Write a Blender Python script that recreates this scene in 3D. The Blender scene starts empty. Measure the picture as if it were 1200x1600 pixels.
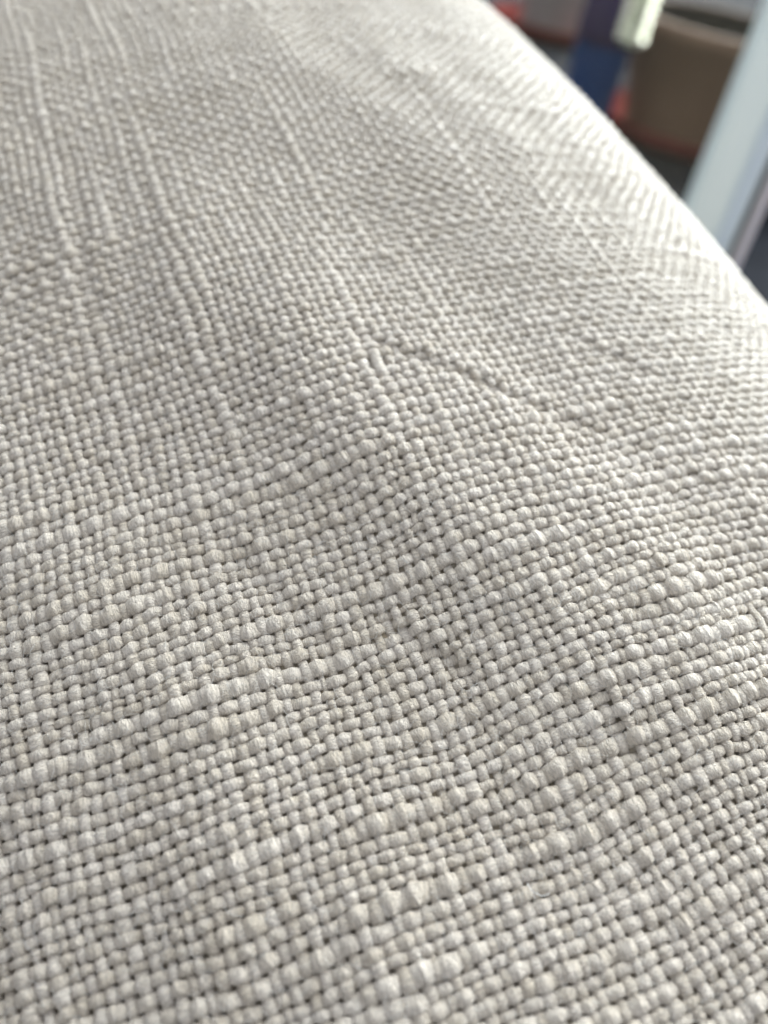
import bpy, math, random
import numpy as np
from mathutils import Matrix, Vector
random.seed(7)
rng = np.random.default_rng(11)
SC = bpy.context.scene
COL = SC.collection

# ---------------------------------------------------------------- camera
F = 1331.0                      # focal length in photograph pixels (1200x1600)
CAM_H = 0.38
UP = np.array([.157, .75, .643]); UP /= np.linalg.norm(UP)     # world up in camera axes
XW = np.array([1., 0, 0]) - UP * UP[0]; XW /= np.linalg.norm(XW)
YW = np.cross(UP, XW)
R_CW = np.stack([XW, YW, UP])                                  # camera axes -> world
CAM = np.array([0, 0, CAM_H])
cam_d = bpy.data.cameras.new('camera')
cam = bpy.data.objects.new('camera', cam_d); COL.objects.link(cam)
M = Matrix.Identity(4)
for i in range(3):
    for j in range(3):
        M[i][j] = R_CW[i, j]
M.translation = Vector(CAM)
cam.matrix_world = M
cam_d.sensor_fit = 'VERTICAL'; cam_d.sensor_height = 36.0; cam_d.sensor_width = 27.0
cam_d.lens = F / 1600 * 36.0
cam_d.clip_start = 0.01; cam_d.clip_end = 200
cam_d.dof.use_dof = True
cam_d.dof.focus_distance = 0.121
cam_d.dof.aperture_fstop = 10.8
cam_d.dof.aperture_blades = 0
SC.camera = cam

# ---------------------------------------------------------------- light
def cam2world(v):
    return R_CW @ np.asarray(v, float)
SUN = cam2world([0.57, 0.79, -0.32]); SUN /= np.linalg.norm(SUN)
world = bpy.data.worlds.new('World'); SC.world = world; world.use_nodes = True
nt = world.node_tree; nt.nodes.clear()
wo = nt.nodes.new('ShaderNodeOutputWorld'); bg = nt.nodes.new('ShaderNodeBackground')
sky = nt.nodes.new('ShaderNodeTexSky'); sky.sky_type = 'NISHITA'; sky.sun_disc = False
elev = math.asin(SUN[2]); azi = math.atan2(SUN[0], SUN[1])
sky.sun_elevation = elev; sky.sun_rotation = azi
sky.dust_density = 3.0; sky.air_density = 1.0; sky.ozone_density = 1.0
bg.inputs[1].default_value = 0.058
hs = nt.nodes.new('ShaderNodeHueSaturation'); hs.inputs['Saturation'].default_value = .22   # veiled, pale sky
nt.links.new(sky.outputs[0], hs.inputs['Color']); nt.links.new(hs.outputs[0], bg.inputs[0]); nt.links.new(bg.outputs[0], wo.inputs[0])
sd = bpy.data.lights.new('sun', 'SUN'); sd.energy = 1.5; sd.angle = math.radians(58); sd.color = (.925, .965, 1)
sun = bpy.data.objects.new('sun', sd); COL.objects.link(sun)
sun.rotation_euler = Vector(SUN).to_track_quat('Z', 'Y').to_euler()
SC.view_settings.view_transform = 'Standard'; SC.view_settings.look = 'None'
SC.view_settings.exposure = 2.38; SC.view_settings.gamma = 1.0
SC.cycles.max_bounces = 8; SC.cycles.diffuse_bounces = 4

# ---------------------------------------------------------------- helpers
def tag(o, label=None, cat=None, group=None, kind=None):
    for k, v in (('label', label), ('category', cat), ('group', group), ('kind', kind)):
        if v: o[k] = v
    return o
def empty(name, loc, rz=0, label=None, cat=None, group=None):
    o = bpy.data.objects.new(name, None); COL.objects.link(o)
    o.location = loc; o.rotation_euler = (0, 0, rz); o.empty_display_size = .02
    return tag(o, label, cat, group)
def mesh_obj(name, V, Fc, mat, parent=None, uv=None, smooth=True):
    V = np.asarray(V, np.float32); Fc = np.asarray(Fc, np.int32)
    me = bpy.data.meshes.new(name)
    n = len(Fc); k = Fc.shape[1]
    me.vertices.add(len(V)); me.vertices.foreach_set('co', V.ravel())
    me.loops.add(n * k); me.loops.foreach_set('vertex_index', Fc.ravel())
    me.polygons.add(n)
    me.polygons.foreach_set('loop_start', np.arange(0, n * k, k, dtype=np.int32))
    me.polygons.foreach_set('loop_total', np.full(n, k, np.int32))
    me.polygons.foreach_set('use_smooth', np.full(n, smooth, bool))
    if uv is not None:
        l = me.uv_layers.new(name='UVMap'); l.data.foreach_set('uv', np.asarray(uv, np.float32)[Fc.ravel()].ravel())
    me.update(calc_edges=True); me.validate()
    me.materials.append(mat)
    o = bpy.data.objects.new(name, me); COL.objects.link(o)
    if parent: o.parent = parent
    return o
def grid_faces(nu, nv, close_v=False, base=0):
    i, j = np.meshgrid(np.arange(nu - 1), np.arange(nv if close_v else nv - 1), indexing='ij')
    j2 = (j + 1) % nv
    f = np.stack([i * nv + j, (i + 1) * nv + j, (i + 1) * nv + j2, i * nv + j2], -1).reshape(-1, 4)
    return f + base
def lathe(profile, seg=48):
    prof = np.asarray(profile, float); a = np.arange(seg) * 2 * np.pi / seg
    V = np.stack([prof[:, 0, None] * np.cos(a), prof[:, 0, None] * np.sin(a), prof[:, 1, None] + 0 * a], -1).reshape(-1, 3)
    return V, grid_faces(len(prof), seg, True)[:, ::-1]
def box(x0, x1, y0, y1, z0, z1, bev=.002):
    import bmesh
    bm = bmesh.new(); bmesh.ops.create_cube(bm, size=1)
    for v in bm.verts:
        v.co = Vector(((x0 + x1) / 2 + v.co.x * (x1 - x0), (y0 + y1) / 2 + v.co.y * (y1 - y0), (z0 + z1) / 2 + v.co.z * (z1 - z0)))
    if bev: bmesh.ops.bevel(bm, geom=bm.edges[:], offset=bev, segments=2, affect='EDGES')
    return bm
def bm_obj(name, bm, mat, parent=None):
    me = bpy.data.meshes.new(name); bm.to_mesh(me); bm.free(); me.materials.append(mat)
    o = bpy.data.objects.new(name, me); COL.objects.link(o)
    if parent: o.parent = parent
    return o
def noise1(n, scale, r=rng):
    """smooth unit-variance random function on n samples, feature size 'scale' samples"""
    m = int(n / scale) + 4
    y = r.normal(size=m); x = np.arange(n) / scale + r.random()
    i = x.astype(int); f = x - i; f = f * f * (3 - 2 * f)
    return y[i] * (1 - f) + y[i + 1] * f

# ---------------------------------------------------------------- materials
def mat_new(name):
    m = bpy.data.materials.new(name); m.use_nodes = True
    n = m.node_tree; b = n.nodes['Principled BSDF']
    return m, n, b
def N(n, t, **kw):
    x = n.nodes.new(t)
    for k, v in kw.items():
        if k in x.inputs.keys(): x.inputs[k].default_value = v
        else: setattr(x, k, v)
    return x
def yarn_material(name, base):
    m, n, b = mat_new(name)
    uvn = N(n, 'ShaderNodeUVMap'); uvn.uv_map = 'UVMap'
    # strands: fine fibres twisted round the yarn (u along in mm, v round in turns)
    mp = N(n, 'ShaderNodeMapping'); mp.inputs['Scale'].default_value = (4.5, 1.6, 1)
    mp.inputs['Rotation'].default_value = (0, 0, .55)
    n.links.new(uvn.outputs[0], mp.inputs[0])
    ns = N(n, 'ShaderNodeTexNoise', Scale=1.0, Detail=3.0, Roughness=.65)
    n.links.new(mp.outputs[0], ns.inputs['Vector'])
    geo = N(n, 'ShaderNodeTexCoord')
    lump = N(n, 'ShaderNodeTexNoise', Scale=1900.0, Detail=4.0, Roughness=.75)
    n.links.new(geo.outputs['Object'], lump.inputs['Vector'])
    add = N(n, 'ShaderNodeMath', operation='ADD')
    n.links.new(ns.outputs['Fac'], add.inputs[0]); n.links.new(lump.outputs['Fac'], add.inputs[1])
    bp = N(n, 'ShaderNodeBump', Strength=1.0, Distance=.0006)
    n.links.new(add.outputs[0], bp.inputs['Height']); n.links.new(bp.outputs[0], b.inputs['Normal'])
    # colour: yarn to yarn and fibre to fibre
    oi = N(n, 'ShaderNodeObjectInfo')
    big = N(n, 'ShaderNodeTexNoise', Scale=420.0, Detail=2.0)
    n.links.new(geo.outputs['Object'], big.inputs['Vector'])
    r1 = N(n, 'ShaderNodeValToRGB')
    r1.color_ramp.elements[0].color = (base[0] * .86, base[1] * .83, base[2] * .77, 1); r1.color_ramp.elements[0].position = .3
    r1.color_ramp.elements[1].color = (*[min(1, c * 1.08) for c in base], 1); r1.color_ramp.elements[1].position = .7
    mx = N(n, 'ShaderNodeMath', operation='MULTIPLY_ADD'); mx.inputs[1].default_value = .28; 
    n.links.new(oi.outputs['Random'], mx.inputs[0]); 
    ml = N(n, 'ShaderNodeMath', operation='MULTIPLY_ADD'); ml.inputs[1].default_value = .75; ml.inputs[2].default_value = 0
    n.links.new(big.outputs['Fac'], ml.inputs[0]); n.links.new(ml.outputs[0], mx.inputs[2])
    n.links.new(mx.outputs[0], r1.inputs[0])
    # pale fibres and darker specks among the strands
    fl = N(n, 'ShaderNodeMapRange'); fl.inputs[1].default_value = .32; fl.inputs[2].default_value = .70; fl.inputs[3].default_value = .68; fl.inputs[4].default_value = 1.24
    n.links.new(ns.outputs['Fac'], fl.inputs[0])
    vm = N(n, 'ShaderNodeVectorMath', operation='SCALE'); n.links.new(r1.outputs[0], vm.inputs[0]); n.links.new(fl.outputs[0], vm.inputs['Scale'])
    n.links.new(vm.outputs[0], b.inputs['Base Color'])
    b.inputs['Roughness'].default_value = .32
    b.inputs['Specular IOR Level'].default_value = .7
    b.inputs['Sheen Weight'].default_value = .12; b.inputs['Sheen Roughness'].default_value = .45
    b.inputs['Subsurface Weight'].default_value = 0.0; b.inputs['Subsurface Scale'].default_value = .00045; b.inputs['Subsurface Radius'].default_value = (1, .82, .58)
    return m
M_YARN = yarn_material('cream_yarn', (.768, .695, .606))
def plain(name, col, rough=.5, metal=0, var=.12, scale=20, bump=0.0):
    m, n, b = mat_new(name)
    tc = N(n, 'ShaderNodeTexCoord'); ns = N(n, 'ShaderNodeTexNoise', Scale=scale, Detail=4.0)
    n.links.new(tc.outputs['Object'], ns.inputs['Vector'])
    rp = N(n, 'ShaderNodeValToRGB')
    rp.color_ramp.elements[0].color = (*[c * (1 - var) for c in col], 1); rp.color_ramp.elements[0].position = .3
    rp.color_ramp.elements[1].color = (*[min(1, c * (1 + var)) for c in col], 1); rp.color_ramp.elements[1].position = .7
    n.links.new(ns.outputs['Fac'], rp.inputs[0]); n.links.new(rp.outputs[0], b.inputs['Base Color'])
    b.inputs['Roughness'].default_value = rough; b.inputs['Metallic'].default_value = metal
    if bump:
        bp = N(n, 'ShaderNodeBump', Strength=.6, Distance=bump)
        n.links.new(ns.outputs['Fac'], bp.inputs['Height']); n.links.new(bp.outputs[0], b.inputs['Normal'])
    return m

# ---------------------------------------------------------------- cushion surface
# fabric coordinates: s runs along the weft (towards the right), t along the warp (away from the camera)
PAR = [-0.0767, 0.0938, 0.0276, 0.0813, 0.0237, 10.1575, 2.7407, 0.5347, 2.4911]
sg = np.linspace(-.4, .4, 3201); dsg = sg[1] - sg[0]
def rotv(a):
    th = np.linalg.norm(a) + 1e-12; k = a / th
    K = np.array([[0, -k[2], k[1]], [k[2], 0, -k[0]], [-k[1], k[0], 0]])
    return np.eye(3) + np.sin(th) * K + (1 - np.cos(th)) * K @ K
R0 = np.array([[.90, .297, -.318], [-.422, .775, -.470], [.107, .557, .823]])
U_, _, V_ = np.linalg.svd(R0)
RL = (U_ @ V_) @ rotv(np.array(PAR[:3]))       # rows: weft direction, warp direction, normal, in camera axes
s0_, wd_, kk_, c1_, ct_, ct2_ = PAR[3:]
th_s = kk_ * wd_ * np.logaddexp(0, (sg - s0_) / wd_) + c1_ * sg
th_s = np.clip(th_s, -1.0, 1.62)
th_t = np.clip(ct_ * sg + ct2_ * sg * abs(sg), -1, 1.4)
def integ(v):
    c = np.concatenate([[0], np.cumsum((v[1:] + v[:-1]) / 2) * dsg]); return c - c[len(sg) // 2]
XS = integ(np.cos(th_s)); ZS = -integ(np.sin(th_s)); YT = integ(np.cos(th_t)); ZT = -integ(np.sin(th_t))
RW = RL @ R_CW.T                                # the same three directions in world axes
ORG = CAM + R_CW @ np.array([0, 0, -.13])
def base_point(s, t, h=0.0):
    ths = np.interp(s, sg, th_s); tht = np.interp(t, sg, th_t)
    x = np.interp(s, sg, XS); z = np.interp(s, sg, ZS) + np.interp(t, sg, ZT); y = np.interp(t, sg, YT)
    p = ORG + x[..., None] * RW[0] + y[..., None] * RW[1] + z[..., None] * RW[2]
    ds = np.cos(ths)[..., None] * RW[0] - np.sin(ths)[..., None] * RW[2]
    dt = np.cos(tht)[..., None] * RW[1] - np.sin(tht)[..., None] * RW[2]
    n = np.cross(ds, dt); n /= np.linalg.norm(n, axis=-1, keepdims=True)
    return p + n * np.asarray(h)[..., None], n
def to_px(p):
    q = (p - CAM) @ R_CW
    z = np.maximum(-q[..., 2], .01)
    return 600 + F * q[..., 0] / z, 800 - F * q[..., 1] / z, -q[..., 2]
# where the marks seen in the photograph lie on the cloth
_ss, _tt = np.meshgrid(np.linspace(-.09, .12, 211), np.linspace(-.09, .22, 311), indexing='ij')
_px, _py, _ = to_px(base_point(_ss, _tt)[0])
def st_of(x, y):
    d = (_px - x) ** 2 + (_py - y) ** 2
    i = np.unravel_index(np.argmin(d), d.shape); return _ss[i], _tt[i]
def seg_dist(s, t, pts):
    """distance to a polyline, signed distance, and fraction along it"""
    best = np.full(np.shape(s), 1e9); sgn = np.zeros(np.shape(s)); fr = np.zeros(np.shape(s)); L = len(pts) - 1
    for k in range(L):
        a = np.array(pts[k]); b = np.array(pts[k + 1]); d = b - a; l2 = d @ d
        u = np.clip(((s - a[0]) * d[0] + (t - a[1]) * d[1]) / l2, 0, 1)
        ex = s - a[0] - u * d[0]; ey = t - a[1] - u * d[1]; r = np.hypot(ex, ey)
        m = r < best; best = np.where(m, r, best)
        sgn = np.where(m, np.sign(d[0] * ey - d[1] * ex), sgn); fr = np.where(m, (k + u) / L, fr)
    return best, sgn, fr
# creases pressed in the cloth: (polyline in photograph pixels, depth, half width)
CREASES = [([(505, 505), (600, 545), (740, 600), (860, 650), (985, 690)], .0010, .0011),
           ([(590, 960), (660, 1005), (745, 1060)], .0010, .0011),
           ([(880, 520), (960, 555), (1040, 600)], .0006, .0013),
           ([(330, 830), (420, 905), (500, 1000), (560, 1080)], .0006, .0018),
           ([(110, 250), (130, 400), (150, 520)], .0007, .0018),
           ([(925, 1060), (960, 1150), (985, 1190)], .0008, .0013)]
CREASES = [([st_of(*p) for p in pl], d, w) for pl, d, w in CREASES]
def fold_height(s, t):
    h = .0009 * np.sin(s * 95 + 1.3 * np.sin(t * 31) + .4) * (.5 + .5 * np.sin(t * 23 + 1.1 + s * 20))
    h = h + .0010 * np.sin(t * 52 + 2.0 * np.sin(s * 24) + s * 30) * (.5 + .5 * np.cos(s * 37 - t * 11))
    h = h + .0004 * np.sin(s * 260 + 2.2 * np.sin(t * 60)) * (.5 + .5 * np.sin(t * 47 + s * 61))
    h = .75 * h * (1 - .6 * np.clip((s - .05) / .05, 0, 1))
    for pl, d, w in CREASES:
        r, sg_, f = seg_dist(s, t, pl)
        e = np.sin(np.pi * np.clip(f, .02, .98)) ** .5
        h = h - .85 * d * e * np.exp(-(r / w) ** 2) + .3 * d * e * np.exp(-((r - 1.8 * w) / (1.3 * w)) ** 2) * (.6 + .4 * sg_)
    return h

# ---------------------------------------------------------------- yarn layout
PW = PF = .00193
S0, S1, T0, T1 = -.120, .152, -.120, .240
nW = int((S1 - S0) / PW); nF = int((T1 - T0) / PF)
def slub_field(n_yarn, n_along, base_sd, amp, dens, L=(3, 15)):
    W = np.empty((n_yarn, n_along))
    for i in range(n_yarn):
        w = 1 + base_sd * rng.normal() + .08 * noise1(n_along, 9) + .12 * noise1(n_along, 1.8)
        for _ in range(rng.poisson(dens * n_along / 100)):
            c = rng.random() * n_along; l = rng.uniform(*L); a = amp * rng.uniform(.4, 1.2)
            x = np.abs(np.arange(n_along) - c) / l
            w = w + a * np.exp(-x ** 3)
        W[i] = w
    return np.clip(W, .62, 1.95)
WW = slub_field(nW, nF, .04, .36, 1.1)                    # warp widths  [i, j]
WF = slub_field(nF, nW, .10, .42, .95 * 1.9, (3, 12)).T         # weft widths  [i, j]
def add_slub(field, along, pix, amp):
    pts = [st_of(*p) for p in pix]
    i_s = [(s - S0) / PW for s, t in pts]; j_t = [(t - T0) / PF for s, t in pts]
    if along == 'warp':
        js = np.arange(nF); o = np.argsort(j_t); c = int(round(np.mean(i_s)))
        env = np.exp(-(np.abs(js - np.mean(j_t)) / (max(2, (max(j_t) - min(j_t)) / 2))) ** 4)
        if 0 <= c < nW: field[c] += .95 * amp * env * (1 + .3 * noise1(nF, 3))
    else:
        js = np.arange(nW); c = int(round(np.mean(j_t)))
        env = np.exp(-(np.abs(js - np.mean(i_s)) / (max(2, (max(i_s) - min(i_s)) / 2))) ** 4)
        if 0 <= c < nF: field[:, c] += .98 * amp * env * (1 + .3 * noise1(nW, 3))
for pix, a in [([(30, 20), (75, 300)], .5), ([(110, 60), (165, 260)], .5), ([(245, 60), (300, 200)], .5), ([(270, 480), (400, 800)], .45), ([(160, 590), (215, 760)], .4), ([(80, 220), (140, 400)], .6), ([(120, 430), (150, 590)], .6), ([(210, 190), (290, 470)], .55), ([(260, 470), (310, 590)], .65),
               ([(330, 640), (370, 770)], .6), ([(150, 20), (190, 120)], .6), ([(540, 540), (620, 700)], .6), ([(550, 700), (600, 790)], .6),
               ([(200, 600), (240, 760)], .5), ([(960, 1090), (1010, 1170)], .5), ([(1090, 1370), (1150, 1470)], .6), ([(650, 420), (700, 520)], .4),
               ([(430, 180), (500, 320)], .5), ([(190, 1330), (220, 1440)], .5), ([(560, 0), (640, 110)], .5), ([(660, 180), (760, 330)], .5)]:
    add_slub(WW, 'warp', pix, a)
for pix, a in [([(640, 725), (1000, 640)], .6), ([(200, 830), (560, 740)], .6), ([(690, 910), (900, 840)], .6), ([(0, 870), (330, 770)], .5),
               ([(20, 1020), (330, 910)], .6), ([(190, 1210), (420, 1110)], .65), ([(900, 760), (1200, 690)], .5), ([(800, 1270), (960, 1190)], .85),
               ([(520, 1340), (760, 1230)], .7), ([(850, 1340), (1010, 1270)], .7), ([(520, 1460), (700, 1380)], .7), ([(920, 990), (1200, 920)], .45),
               ([(950, 1050), (1200, 980)], .55), ([(1060, 820), (1200, 800)], .5), ([(800, 1150), (1060, 1050)], .7), ([(0, 1240), (200, 1190)], .6),
               ([(560, 1580), (700, 1530)], .7), ([(310, 1490), (440, 1440)], .5), ([(0, 620), (250, 560)], .35), ([(300, 600), (480, 545)], .35),
               ([(300, 130), (450, 115)], .4), ([(470, 90), (900, 190)], .35)]:
    add_slub(WF, 'weft', pix, a)
WW = np.clip(WW, .6, 1.6); WF = np.clip(WF, .62, 1.8)
# thick yarns push their neighbours aside; the drift is kept local
def positions(W, axis, pitch, start):
    c = np.cumsum(W, axis=axis) - W / 2
    n = W.shape[axis]; lin = np.arange(n)
    lin = lin[:, None] if axis == 0 else lin[None, :]
    d = c - lin
    k = 21; ker = np.hanning(k + 2)[1:-1]; ker /= ker.sum()
    lo = np.apply_along_axis(lambda v: np.convolve(np.pad(v, k // 2, mode='edge'), ker, mode='valid'), axis, d)
    d = d - lo
    ker2 = np.array([1, 2, 3, 2, 1.]) / 9
    d = np.apply_along_axis(lambda v: np.convolve(np.pad(v, 2, mode='edge'), ker2, mode='valid'), 1 - axis, d)
    return start + pitch * (lin + .5 + d)
Sij = positions(WW, 0, PW, S0)
Tij = positions(WF, 1, PF, T0)
calm = 1 - .65 * np.clip(Tij / .09, 0, 1)
Sij += PW * .065 * calm * rng.normal(size=Sij.shape); Tij += PF * .065 * calm * rng.normal(size=Tij.shape)
# wavy course of whole yarns
ii, jj = np.meshgrid(np.arange(nW), np.arange(nF), indexing='ij')
Sij = Sij + .0006 * np.sin(Tij * 55 + Sij * 14) + .0002 * np.sin(Tij * 150 + Sij * 40)
Tij = Tij + .0006 * np.sin(Sij * 60 + Tij * 21) + .0003 * np.sin(Sij * 150 + Tij * 40)
par = 1.0 - 2.0 * ((ii + jj) % 2)
par = np.where(rng.random(par.shape) < .0004, -par, par)       # rare missed picks: floats
BW = (.40 + .60 * WW) * PW * .5 * .50; BF = (.48 + .52 * WF) * PF * .5 * .54               # half thickness of warp and weft
SEP = .72 * (BW + BF)
BAL = .05 * PW * np.sin(Sij * 70 + Tij * 33) + .035 * PW * calm * rng.normal(size=par.shape)
HW = par * SEP / 2 + BAL + (BW - .5 * PW / 2) * .4
G_ = .60 + .32 * np.tanh((-.005 - Tij + .25 * Sij) / .02) + .8 / (1 + np.exp(-(Sij - .04) / .010)) + .45 * np.clip(Tij / .1, 0, 1) + .55 * np.sin(Sij * 90 + 2) * np.sin(Tij * 75)
DOM = .085 * PW * np.clip(G_, -1.1, 1.25) * (1 + .8 * np.clip(Tij / .07, 0, 1))                   # which set of yarns rides higher changes over the cloth
HF = -par * SEP / 2 + DOM + BAL + (BF - .54 * PF / 2) * .5
FOLD = fold_height(Sij, Tij)
HW = HW + FOLD; HF = HF + FOLD
PXX, PYY, DEP = to_px(base_point(Sij, Tij)[0])
IN = (PXX > -70) & (PXX < 1270) & (PYY > -70) & (PYY < 1690)

EXT = (PXX > -700) & (PXX < 1500) & (PYY > -200) & (PYY < 2300) & (DEP > .02)      # the weave goes on past the frame, more coarsely built
def build_yarn(name, s, t, h, up, W, B, inn, dist_med, parent, wide=.74):
    """one yarn: a tapering, bulging tube along its crossings; up = +1 where it lies on top"""
    n = len(s)
    # sample density: fine where the picture looks closely, coarse away from it
    per = np.where(inn, np.where(dist_med < .150, 8, 5), 2)
    ring = (8 if dist_med[inn].min() < .150 else 6) if inn.any() else 5
    ks = []
    for k in range(n - 1):
        m = max(per[k], per[k + 1]); ks.append(k + np.arange(m) / m)
    u = np.concatenate(ks + [np.array([n - 1.])])
    x = np.arange(n)
    k0 = np.minimum(u.astype(int), n - 2); f = u - k0
    fp = np.clip((f - .5) * 2.1 + .5, 0, 1)          # the yarn lies flat over each crossing, then dips steeply
    sm = fp * fp * (3 - 2 * fp)
    cu = .5 * f + .5 * sm
    lin = lambda a: a[k0] * (1 - cu) + a[k0 + 1] * cu
    smo = lambda a: a[k0] * (1 - sm) + a[k0 + 1] * sm
    s_, t_ = lin(s), lin(t); h_ = smo(h); w_ = smo(W); b_ = smo(B); up_ = smo(up)
    p, nn = base_point(s_, t_, h_)
    tan = np.gradient(p, axis=0); tan /= np.linalg.norm(tan, axis=1, keepdims=True)
    side = np.cross(nn, tan); side /= np.linalg.norm(side, axis=1, keepdims=True)
    nrm = np.cross(tan, side)
    # bulges: swollen on the crown, pinched where the crossing yarn holds it
    near = np.abs(f - .5) * 2                       # 1 at a crossing, 0 between crossings
    swell = 1.0 + .07 * near * (up_ > 0) * up_ - .06 * near * (up_ < 0) + .05 * noise1(len(u), 4.5)
    a = w_ * PW * .5 * wide * swell; b = b_ * (1.0 * swell)
    m = len(u); ph = np.arange(ring) * 2 * np.pi / ring
    lump = np.stack([noise1(m, 2.6) for _ in range(4)], 1)
    lump = lump[:, (np.arange(ring) * 4 / ring).astype(int)]; lump = (lump + np.roll(lump, 1, 1)) / 2
    rn = 1 + (.03 * rng.normal(size=(m, ring)) + .075 * lump) * np.clip((.24 - np.interp(u, x, dist_med)) / .09, .25, 1)[:, None]
    ca = np.cos(ph)[None]; sa = np.sin(ph)[None]
    sq = (np.abs(ca) ** 2.7 + np.abs(sa) ** 2.7) ** (-1 / 2.7)   # slightly squared section
    V = p[:, None] + side[:, None] * (a[:, None] * ca * sq * rn)[..., None] + nrm[:, None] * (b[:, None] * sa * sq * rn)[..., None]
    arc = np.concatenate([[0], np.cumsum(np.linalg.norm(np.diff(p, axis=0), axis=1))]) * 1000
    uv = np.stack([np.repeat(arc + rng.random() * 50, ring), np.tile(np.arange(ring) / ring * 4, m)], -1)
    return mesh_obj(name, V.reshape(-1, 3), grid_faces(m, ring, True), M_YARN, parent, uv)

cushion = empty('cushion', tuple(base_point(np.array(.02), np.array(.05))[0] * np.array([1, 1, 0]) + np.array([0, 0, .03])), 0,
                'plump cushion covered in coarse cream slub linen weave with small pressed creases, filling the foreground', 'cushion')
INV = None
def bake_parent(o):
    o.matrix_parent_inverse = Matrix.Translation(-cushion.location)
for i in range(nW):
    if not EXT[i].any(): continue
    r = np.where(EXT[i])[0]; a0, a1 = max(0, r[0] - 4), min(nF, r[-1] + 5); sl = slice(a0, a1)
    bake_parent(build_yarn('warp_yarn', Sij[i, sl], Tij[i, sl], HW[i, sl], par[i, sl], WW[i, sl], BW[i, sl], IN[i, sl], DEP[i, sl], cushion))
for j in range(nF):
    if not EXT[:, j].any(): continue
    r = np.where(EXT[:, j])[0]; a0, a1 = max(0, r[0] - 4), min(nW, r[-1] + 5); sl = slice(a0, a1)
    bake_parent(build_yarn('weft_yarn', Sij[sl, j], Tij[sl, j], HF[sl, j], -par[sl, j], WF[sl, j], BF[sl, j], IN[sl, j], DEP[sl, j], cushion, .77))

# the filled body under the weave: one closed shell, darker in the gaps of the cloth
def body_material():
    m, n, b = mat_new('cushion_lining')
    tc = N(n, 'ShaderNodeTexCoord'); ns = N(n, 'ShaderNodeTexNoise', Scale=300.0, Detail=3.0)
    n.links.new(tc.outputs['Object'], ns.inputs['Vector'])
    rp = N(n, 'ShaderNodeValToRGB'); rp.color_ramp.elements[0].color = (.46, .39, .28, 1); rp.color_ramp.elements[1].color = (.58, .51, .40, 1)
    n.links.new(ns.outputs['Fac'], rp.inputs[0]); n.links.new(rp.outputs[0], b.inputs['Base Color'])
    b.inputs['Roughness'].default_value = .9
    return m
M_BODY = body_material()
us = np.linspace(-.150, .230, 121); ut = np.linspace(-.155, .285, 131)
gs, gt = np.meshgrid(us, ut, indexing='ij')
top, nn_ = base_point(gs, gt, fold_height(gs, gt) - .00040)
# beyond the woven patch the cover rounds down to the seam
cen = np.array([.04, .065])
edge = np.maximum(np.abs(gs - cen[0]) / .190, np.abs(gt - cen[1]) / .220)
drop = np.clip((edge - .80) / .20, 0, 1)
low = .02
top[..., 2] = top[..., 2] * (1 - drop ** 3) + (drop ** 3) * np.maximum(low + .05, .0)
nu, nv = gs.shape
bot = top.copy(); bot[..., 2] = low + .05 * np.clip(edge, 0, 1) ** 6
V = np.concatenate([top.reshape(-1, 3), bot.reshape(-1, 3)])
ft = grid_faces(nu, nv); fb = grid_faces(nu, nv, base=nu * nv)[:, ::-1]
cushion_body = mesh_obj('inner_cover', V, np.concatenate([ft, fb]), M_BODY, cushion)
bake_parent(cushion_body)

# stray fibres lifting off the yarns
def tube_batch(paths, rad, sides=3):
    Vs, Fs, base = [], [], 0
    ph = np.arange(sides) * 2 * np.pi / sides
    for p in paths:
        tan = np.gradient(p, axis=0); tan /= np.linalg.norm(tan, axis=1, keepdims=True) + 1e-12
        ref = np.array([.3, .5, .81]); sd_ = np.cross(tan, ref); sd_ /= np.linalg.norm(sd_, axis=1, keepdims=True) + 1e-12
        up_ = np.cross(sd_, tan)
        taper = np.linspace(1, .5, len(p))[:, None, None]
        v = p[:, None] + rad * taper * (sd_[:, None] * np.cos(ph)[None, :, None] + up_[:, None] * np.sin(ph)[None, :, None])
        Vs.append(v.reshape(-1, 3)); Fs.append(grid_faces(len(p), sides, True, base)); base += len(p) * sides
    return np.concatenate(Vs), np.concatenate(Fs)
M_FIB = plain('loose_fibre_white', (.80, .79, .76), .45, 0, .05)
paths = []
cand = np.argwhere(IN & (DEP < .17))
for k in range(7000):
    i, j = cand[rng.integers(len(cand))]
    s0, t0 = Sij[i, j] + PW * rng.uniform(-.5, .5), Tij[i, j] + PF * rng.uniform(-.5, .5)
    ang = rng.random() * 2 * np.pi; L = rng.uniform(.0010, .0032); q = np.linspace(0, 1, 7)
    cv = rng.normal() * 1.2
    s_ = s0 + L * q * np.cos(ang + cv * q); t_ = t0 + L * q * np.sin(ang + cv * q)
    hh = max(HW[i, j] + BW[i, j], HF[i, j] + BF[i, j]) + rng.uniform(.00002, .00035) * np.sin(np.pi * q * rng.uniform(.7, 1.)) - .00006
    paths.append(base_point(s_, t_, hh)[0])
V, Fc = tube_batch(paths, .000019)
fz = mesh_obj('fuzz', V, Fc, M_FIB, cushion); fz['kind'] = 'stuff'; bake_parent(fz)
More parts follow.
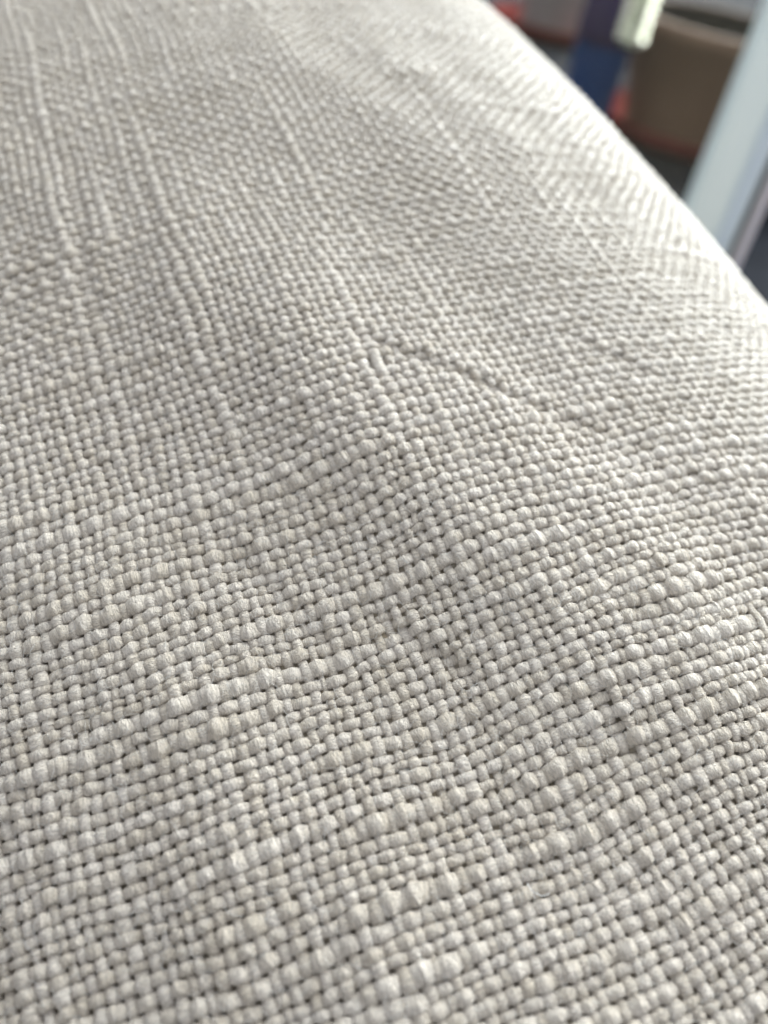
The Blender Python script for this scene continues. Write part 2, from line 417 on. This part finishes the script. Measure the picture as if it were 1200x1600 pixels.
# the thicker curled end of fibre in the lower right of the cloth
def strand(pix, rad, lift):
    P = [st_of(*p) for p in pix]; q = np.linspace(0, len(P) - 1, 16)
    s_ = np.interp(q, range(len(P)), [p[0] for p in P]); t_ = np.interp(q, range(len(P)), [p[1] for p in P])
    for a in (s_, t_): a[1:-1] = (a[:-2] + a[1:-1] * 2 + a[2:]) / 4
    d = np.hypot(Sij - s_[8], Tij - t_[8]); k = np.unravel_index(np.argmin(d), d.shape)
    h = max(HW[k] + BW[k], HF[k] + BF[k]) + lift * np.sin(np.linspace(0, np.pi * .8, 16))
    return base_point(s_, t_, h)[0]
V, Fc = tube_batch([strand([(822, 1380), (832, 1392), (846, 1397), (858, 1402)], .00008, .0007)], .00007, 6)
o = mesh_obj('loose_fibre_end', V, Fc, M_FIB, cushion); o['label'] = 'small curled white fibre end sticking up from the weave'; bake_parent(o)

# ---------------------------------------------------------------- beyond the cushion
def ray(px, py):
    v = R_CW @ np.array([px - 600., 800. - py, -F]); return v / np.linalg.norm(v)
def on_floor(px, py, z=0.0):
    v = ray(px, py); k = (CAM[2] - z) / -v[2]; return CAM + v * k
def at_dist(px, py, d):
    """point on the ray at horizontal distance d"""
    v = ray(px, py); return CAM + v * d / np.hypot(v[0], v[1])

M_FLOOR = plain('dark_slate_floor', (.017, .019, .026), .95, 0, .25, 9, .001)
bmf = box(-6, 6, -3, 12, -.1, 0, 0)
floor = bm_obj('floor', bmf, M_FLOOR); floor['kind'] = 'structure'; M_FLOOR.node_tree.nodes['Principled BSDF'].inputs['Specular IOR Level'].default_value = .05

def saucer(parent, r, mat, label=None, cup=.80):
    V, Fc = lathe([(.001, .004), (r * .80, .004), (r * .97, .026), (r, .030), (r * 1.02, .028), (r * .99, .020), (r * .84, 0), (.001, 0)])
    mat.node_tree.nodes['Principled BSDF'].inputs['Specular IOR Level'].default_value = .0
    o = mesh_obj('saucer', V, Fc, mat, parent)
    if label: o['label'] = label
    return o
def plant_pot(loc, r, h, mat, label, msoil, group=None, base=.8):
    p = empty('plant_pot', loc, 0, label, 'plant pot', group)
    z0 = .006
    V, Fc = lathe([(.001, z0), (r * base, z0), (r * (base + .02), z0 + .004), (r * .96, h * .84), (r * .985, h * .85), (r * 1.04, h * .86), (r * 1.05, h * .99), (r * 1.03, h), (r * .97, h), (r * .965, h * .985)])
    mesh_obj('pot_wall', V, Fc, mat, p)
    V2, F2 = lathe([(r * .962, h * .984), (r * .95, h * .95), (r * .90, h * .74)]); mesh_obj('shade_dark_inner_wall', V2, F2, msoil, p)  # inner wall coloured dark to stand for the shade inside the pot
    a = np.linspace(0, 2 * np.pi, 40, endpoint=False); rr = np.linspace(.02, .93, 9)
    A, Rr = np.meshgrid(a, rr)
    z = h * .80 + .006 * np.sin(A * 5 + Rr * 20) * np.sin(Rr * 31) + .004 * rng.normal(size=A.shape)
    V = np.stack([r * Rr * np.cos(A), r * Rr * np.sin(A), z], -1).reshape(-1, 3)
    o = mesh_obj('soil', V, grid_faces(9, 40, True), msoil, p, smooth=False)
    return p
M_TAN = plain('taupe_pot', (.23, .145, .10), .7, 0, .10, 12, .0008)
M_GREY = plain('grey_pot', (.30, .28, .275), .7, 0, .10, 12, .0008)
M_SOIL = plain('potting_soil', (.018, .016, .014), .95, 0, .4, 160, .002)
M_TERRA = plain('terracotta_saucer', (.19, .045, .042), .6, 0, .2, 30)

b = on_floor(1070, 216); rp = .150
plant_pot(tuple(b), rp, .178, M_TAN, 'large taupe brown plant pot of dark soil, beside the white window frame', M_SOIL, base=.72)
s1 = empty('pot_saucer', tuple(b), 0, 'wide reddish terracotta saucer under the taupe brown pot', 'saucer', )
saucer(s1, rp * 1.07, M_TERRA)
b2 = on_floor(862, 52)
plant_pot(tuple(b2), .098, .23, M_GREY, 'dark grey plant pot behind the cushion edge, left of the blue container', M_SOIL)
s2 = empty('pot_saucer', tuple(b2), 0, 'reddish saucer under the dark grey pot at the left', 'saucer')
saucer(s2, .150, M_TERRA)
b3 = on_floor(1235, 300)
s3 = empty('pot_saucer', tuple(b3), 0, 'terracotta saucer seen right of the white window frame', 'saucer')
saucer(s3, .10, plain('terracotta_bright', (.42, .10, .07), .6, 0, .2, 30))
plant_pot(tuple(b3), .075, .16, plain('terracotta_pot', (.30, .12, .08), .7, 0, .15, 20), 'terracotta plant pot standing right of the white window frame', M_SOIL)

# blue container
M_BLUE = plain('blue_plastic', (.004, .040, .15), .8, 0, .12, 10)
M_PURP = plain('dark_purple_plastic', (.035, .024, .075), .8, 0, .12, 10)
for m_ in (M_BLUE, M_PURP, M_TAN, M_GREY): m_.node_tree.nodes['Principled BSDF'].inputs['Specular IOR Level'].default_value = .15
pb = on_floor(905, 200); yaw = math.atan2(-pb[0], pb[1])
bx_ = empty('blue_container', tuple(pb), yaw, 'deep blue upright container with a dark purple lid, between the two pots', 'container')
W2 = .044
V, Fc = lathe([(.001, 0), (W2 * .9, 0), (W2 * .93, .004), (W2, .125), (W2, .128)], 40); mesh_obj('container_body', V, Fc, M_BLUE, bx_)
V, Fc = lathe([(W2 * 1.0, .129), (W2 * 1.08, .130), (W2 * 1.08, .142), (W2 * .98, .215), (W2 * .6, .225), (.001, .226)], 40); mesh_obj('lid', V, Fc, M_PURP, bx_)

# ribbed glittering glass
def glitter_material():
    m, n, b = mat_new('glittering_glass')
    tc = N(n, 'ShaderNodeTexCoord'); ns = N(n, 'ShaderNodeTexNoise', Scale=80.0, Detail=2.0)
    n.links.new(tc.outputs['Object'], ns.inputs['Vector'])
    rp = N(n, 'ShaderNodeValToRGB'); e = rp.color_ramp.elements
    e[0].color = (.14, .17, .10, 1); e[0].position = .36; e[1].color = (1, .98, .88, 1); e[1].position = .58  # glints put into the colour as near-white patches against dark ones
    k = e.new(.44); k.color = (.86, .88, .66, 1); k = e.new(.72); k.color = (.98, .88, .74, 1)
    n.links.new(ns.outputs['Fac'], rp.inputs[0]); n.links.new(rp.outputs[0], b.inputs['Base Color'])
    bp = N(n, 'ShaderNodeBump', Strength=.8, Distance=.002); n.links.new(ns.outputs['Fac'], bp.inputs['Height']); n.links.new(bp.outputs[0], b.inputs['Normal'])
    b.inputs['Metallic'].default_value = 1.0; b.inputs['Roughness'].default_value = .30
    tl = N(n, 'ShaderNodeBsdfTranslucent'); ms = N(n, 'ShaderNodeMixShader'); ms.inputs[0].default_value = .15
    n.links.new(rp.outputs[0], tl.inputs[0]); n.links.new(bp.outputs[0], tl.inputs['Normal'])
    n.links.new(b.outputs[0], ms.inputs[1]); n.links.new(tl.outputs[0], ms.inputs[2]); n.links.new(ms.outputs[0], n.nodes['Material Output'].inputs[0])
    return m
pj = at_dist(982, 72, 1.30)
jar = empty('ribbed_lantern', tuple(pj), 0, 'small glittering ribbed pale yellow and white lantern hanging above the blue container', 'lantern')
prof = [(.001, 0), (.010, .001), (.018, .004)]
for k in range(14):
    z = .006 + k * .0085
    prof += [(.0135, z), (.0195, z + .0025), (.0198, z + .005), (.0135, z + .0078)]
prof += [(.012, .128), (.004, .132), (.002, .30)]
V, Fc = lathe(prof, 40); mesh_obj('ribbed_shade', V, Fc, glitter_material(), jar)

# window frame upright with its rebate, gasket and bead, and the panes it holds
M_FRAME = plain('white_painted_frame', (.80, .90, .93), .45, 0, .02, 6)
M_REBATE = plain('cool_white_rebate', (.70, .80, .92), .45, 0, .02, 6)
M_BEAD = plain('lilac_white_bead', (.72, .69, .78), .4, 0, .02, 6)
M_GASK = plain('grey_rubber_gasket', (.05, .06, .05), .7, 0, .05, 6)
pl = at_dist(1084, 317, .62); pr = at_dist(1145, 398, .62)
ax = pr - pl; ax[2] = 0; 
vray = ray(1100, 350); yawp = math.atan2(-vray[0], vray[1])
post = empty('window_frame', (pl[0], pl[1], 0), yawp + math.radians(9), 'tall white window frame upright with grey gasket and glazing bead, right of the cushion', 'window frame')
def fb_(name, x0, x1, y0, y1, mat, bev=.0015): return bm_obj(name, box(x0, x1, y0, y1, .0, 1.3, bev), mat, post)
fb_('frame_upright', 0, .0235, 0, .05, M_FRAME, .003)
fb_('rebate', .0238, .0365, .010, .05, M_REBATE, .001)
fb_('gasket', .0368, .0402, .008, .045, M_GASK, .0005)
fb_('glazing_bead', .0405, .0460, .004, .045, M_BEAD, .001)

m, n, bb = mat_new('window_glass'); n.nodes.remove(bb)
out = n.nodes['Material Output']; tr = N(n, 'ShaderNodeBsdfTransparent'); gl = N(n, 'ShaderNodeBsdfGlossy', Roughness=.02)
tr.inputs[0].default_value = (.93, .95, .94, 1)
lw = N(n, 'ShaderNodeLayerWeight', Blend=.5); pw = N(n, 'ShaderNodeMath', operation='POWER'); pw.inputs[1].default_value = 5
fr = N(n, 'ShaderNodeMath', operation='MULTIPLY_ADD'); fr.inputs[1].default_value = .35; fr.inputs[2].default_value = .012
n.links.new(lw.outputs['Facing'], pw.inputs[0]); n.links.new(pw.outputs[0], fr.inputs[0])
mix = N(n, 'ShaderNodeMixShader')
n.links.new(fr.outputs[0], mix.inputs[0]); n.links.new(tr.outputs[0], mix.inputs[1]); n.links.new(gl.outputs[0], mix.inputs[2]); n.links.new(mix.outputs[0], out.inputs[0])
M_GLASS = m
bm_obj('pane', box(-.70, -.0005, .022, .026, .0, 1.3, 0), M_GLASS, post)
bm_obj('pane', box(.0465, .60, .022, .026, .0, 1.3, 0), M_GLASS, post)
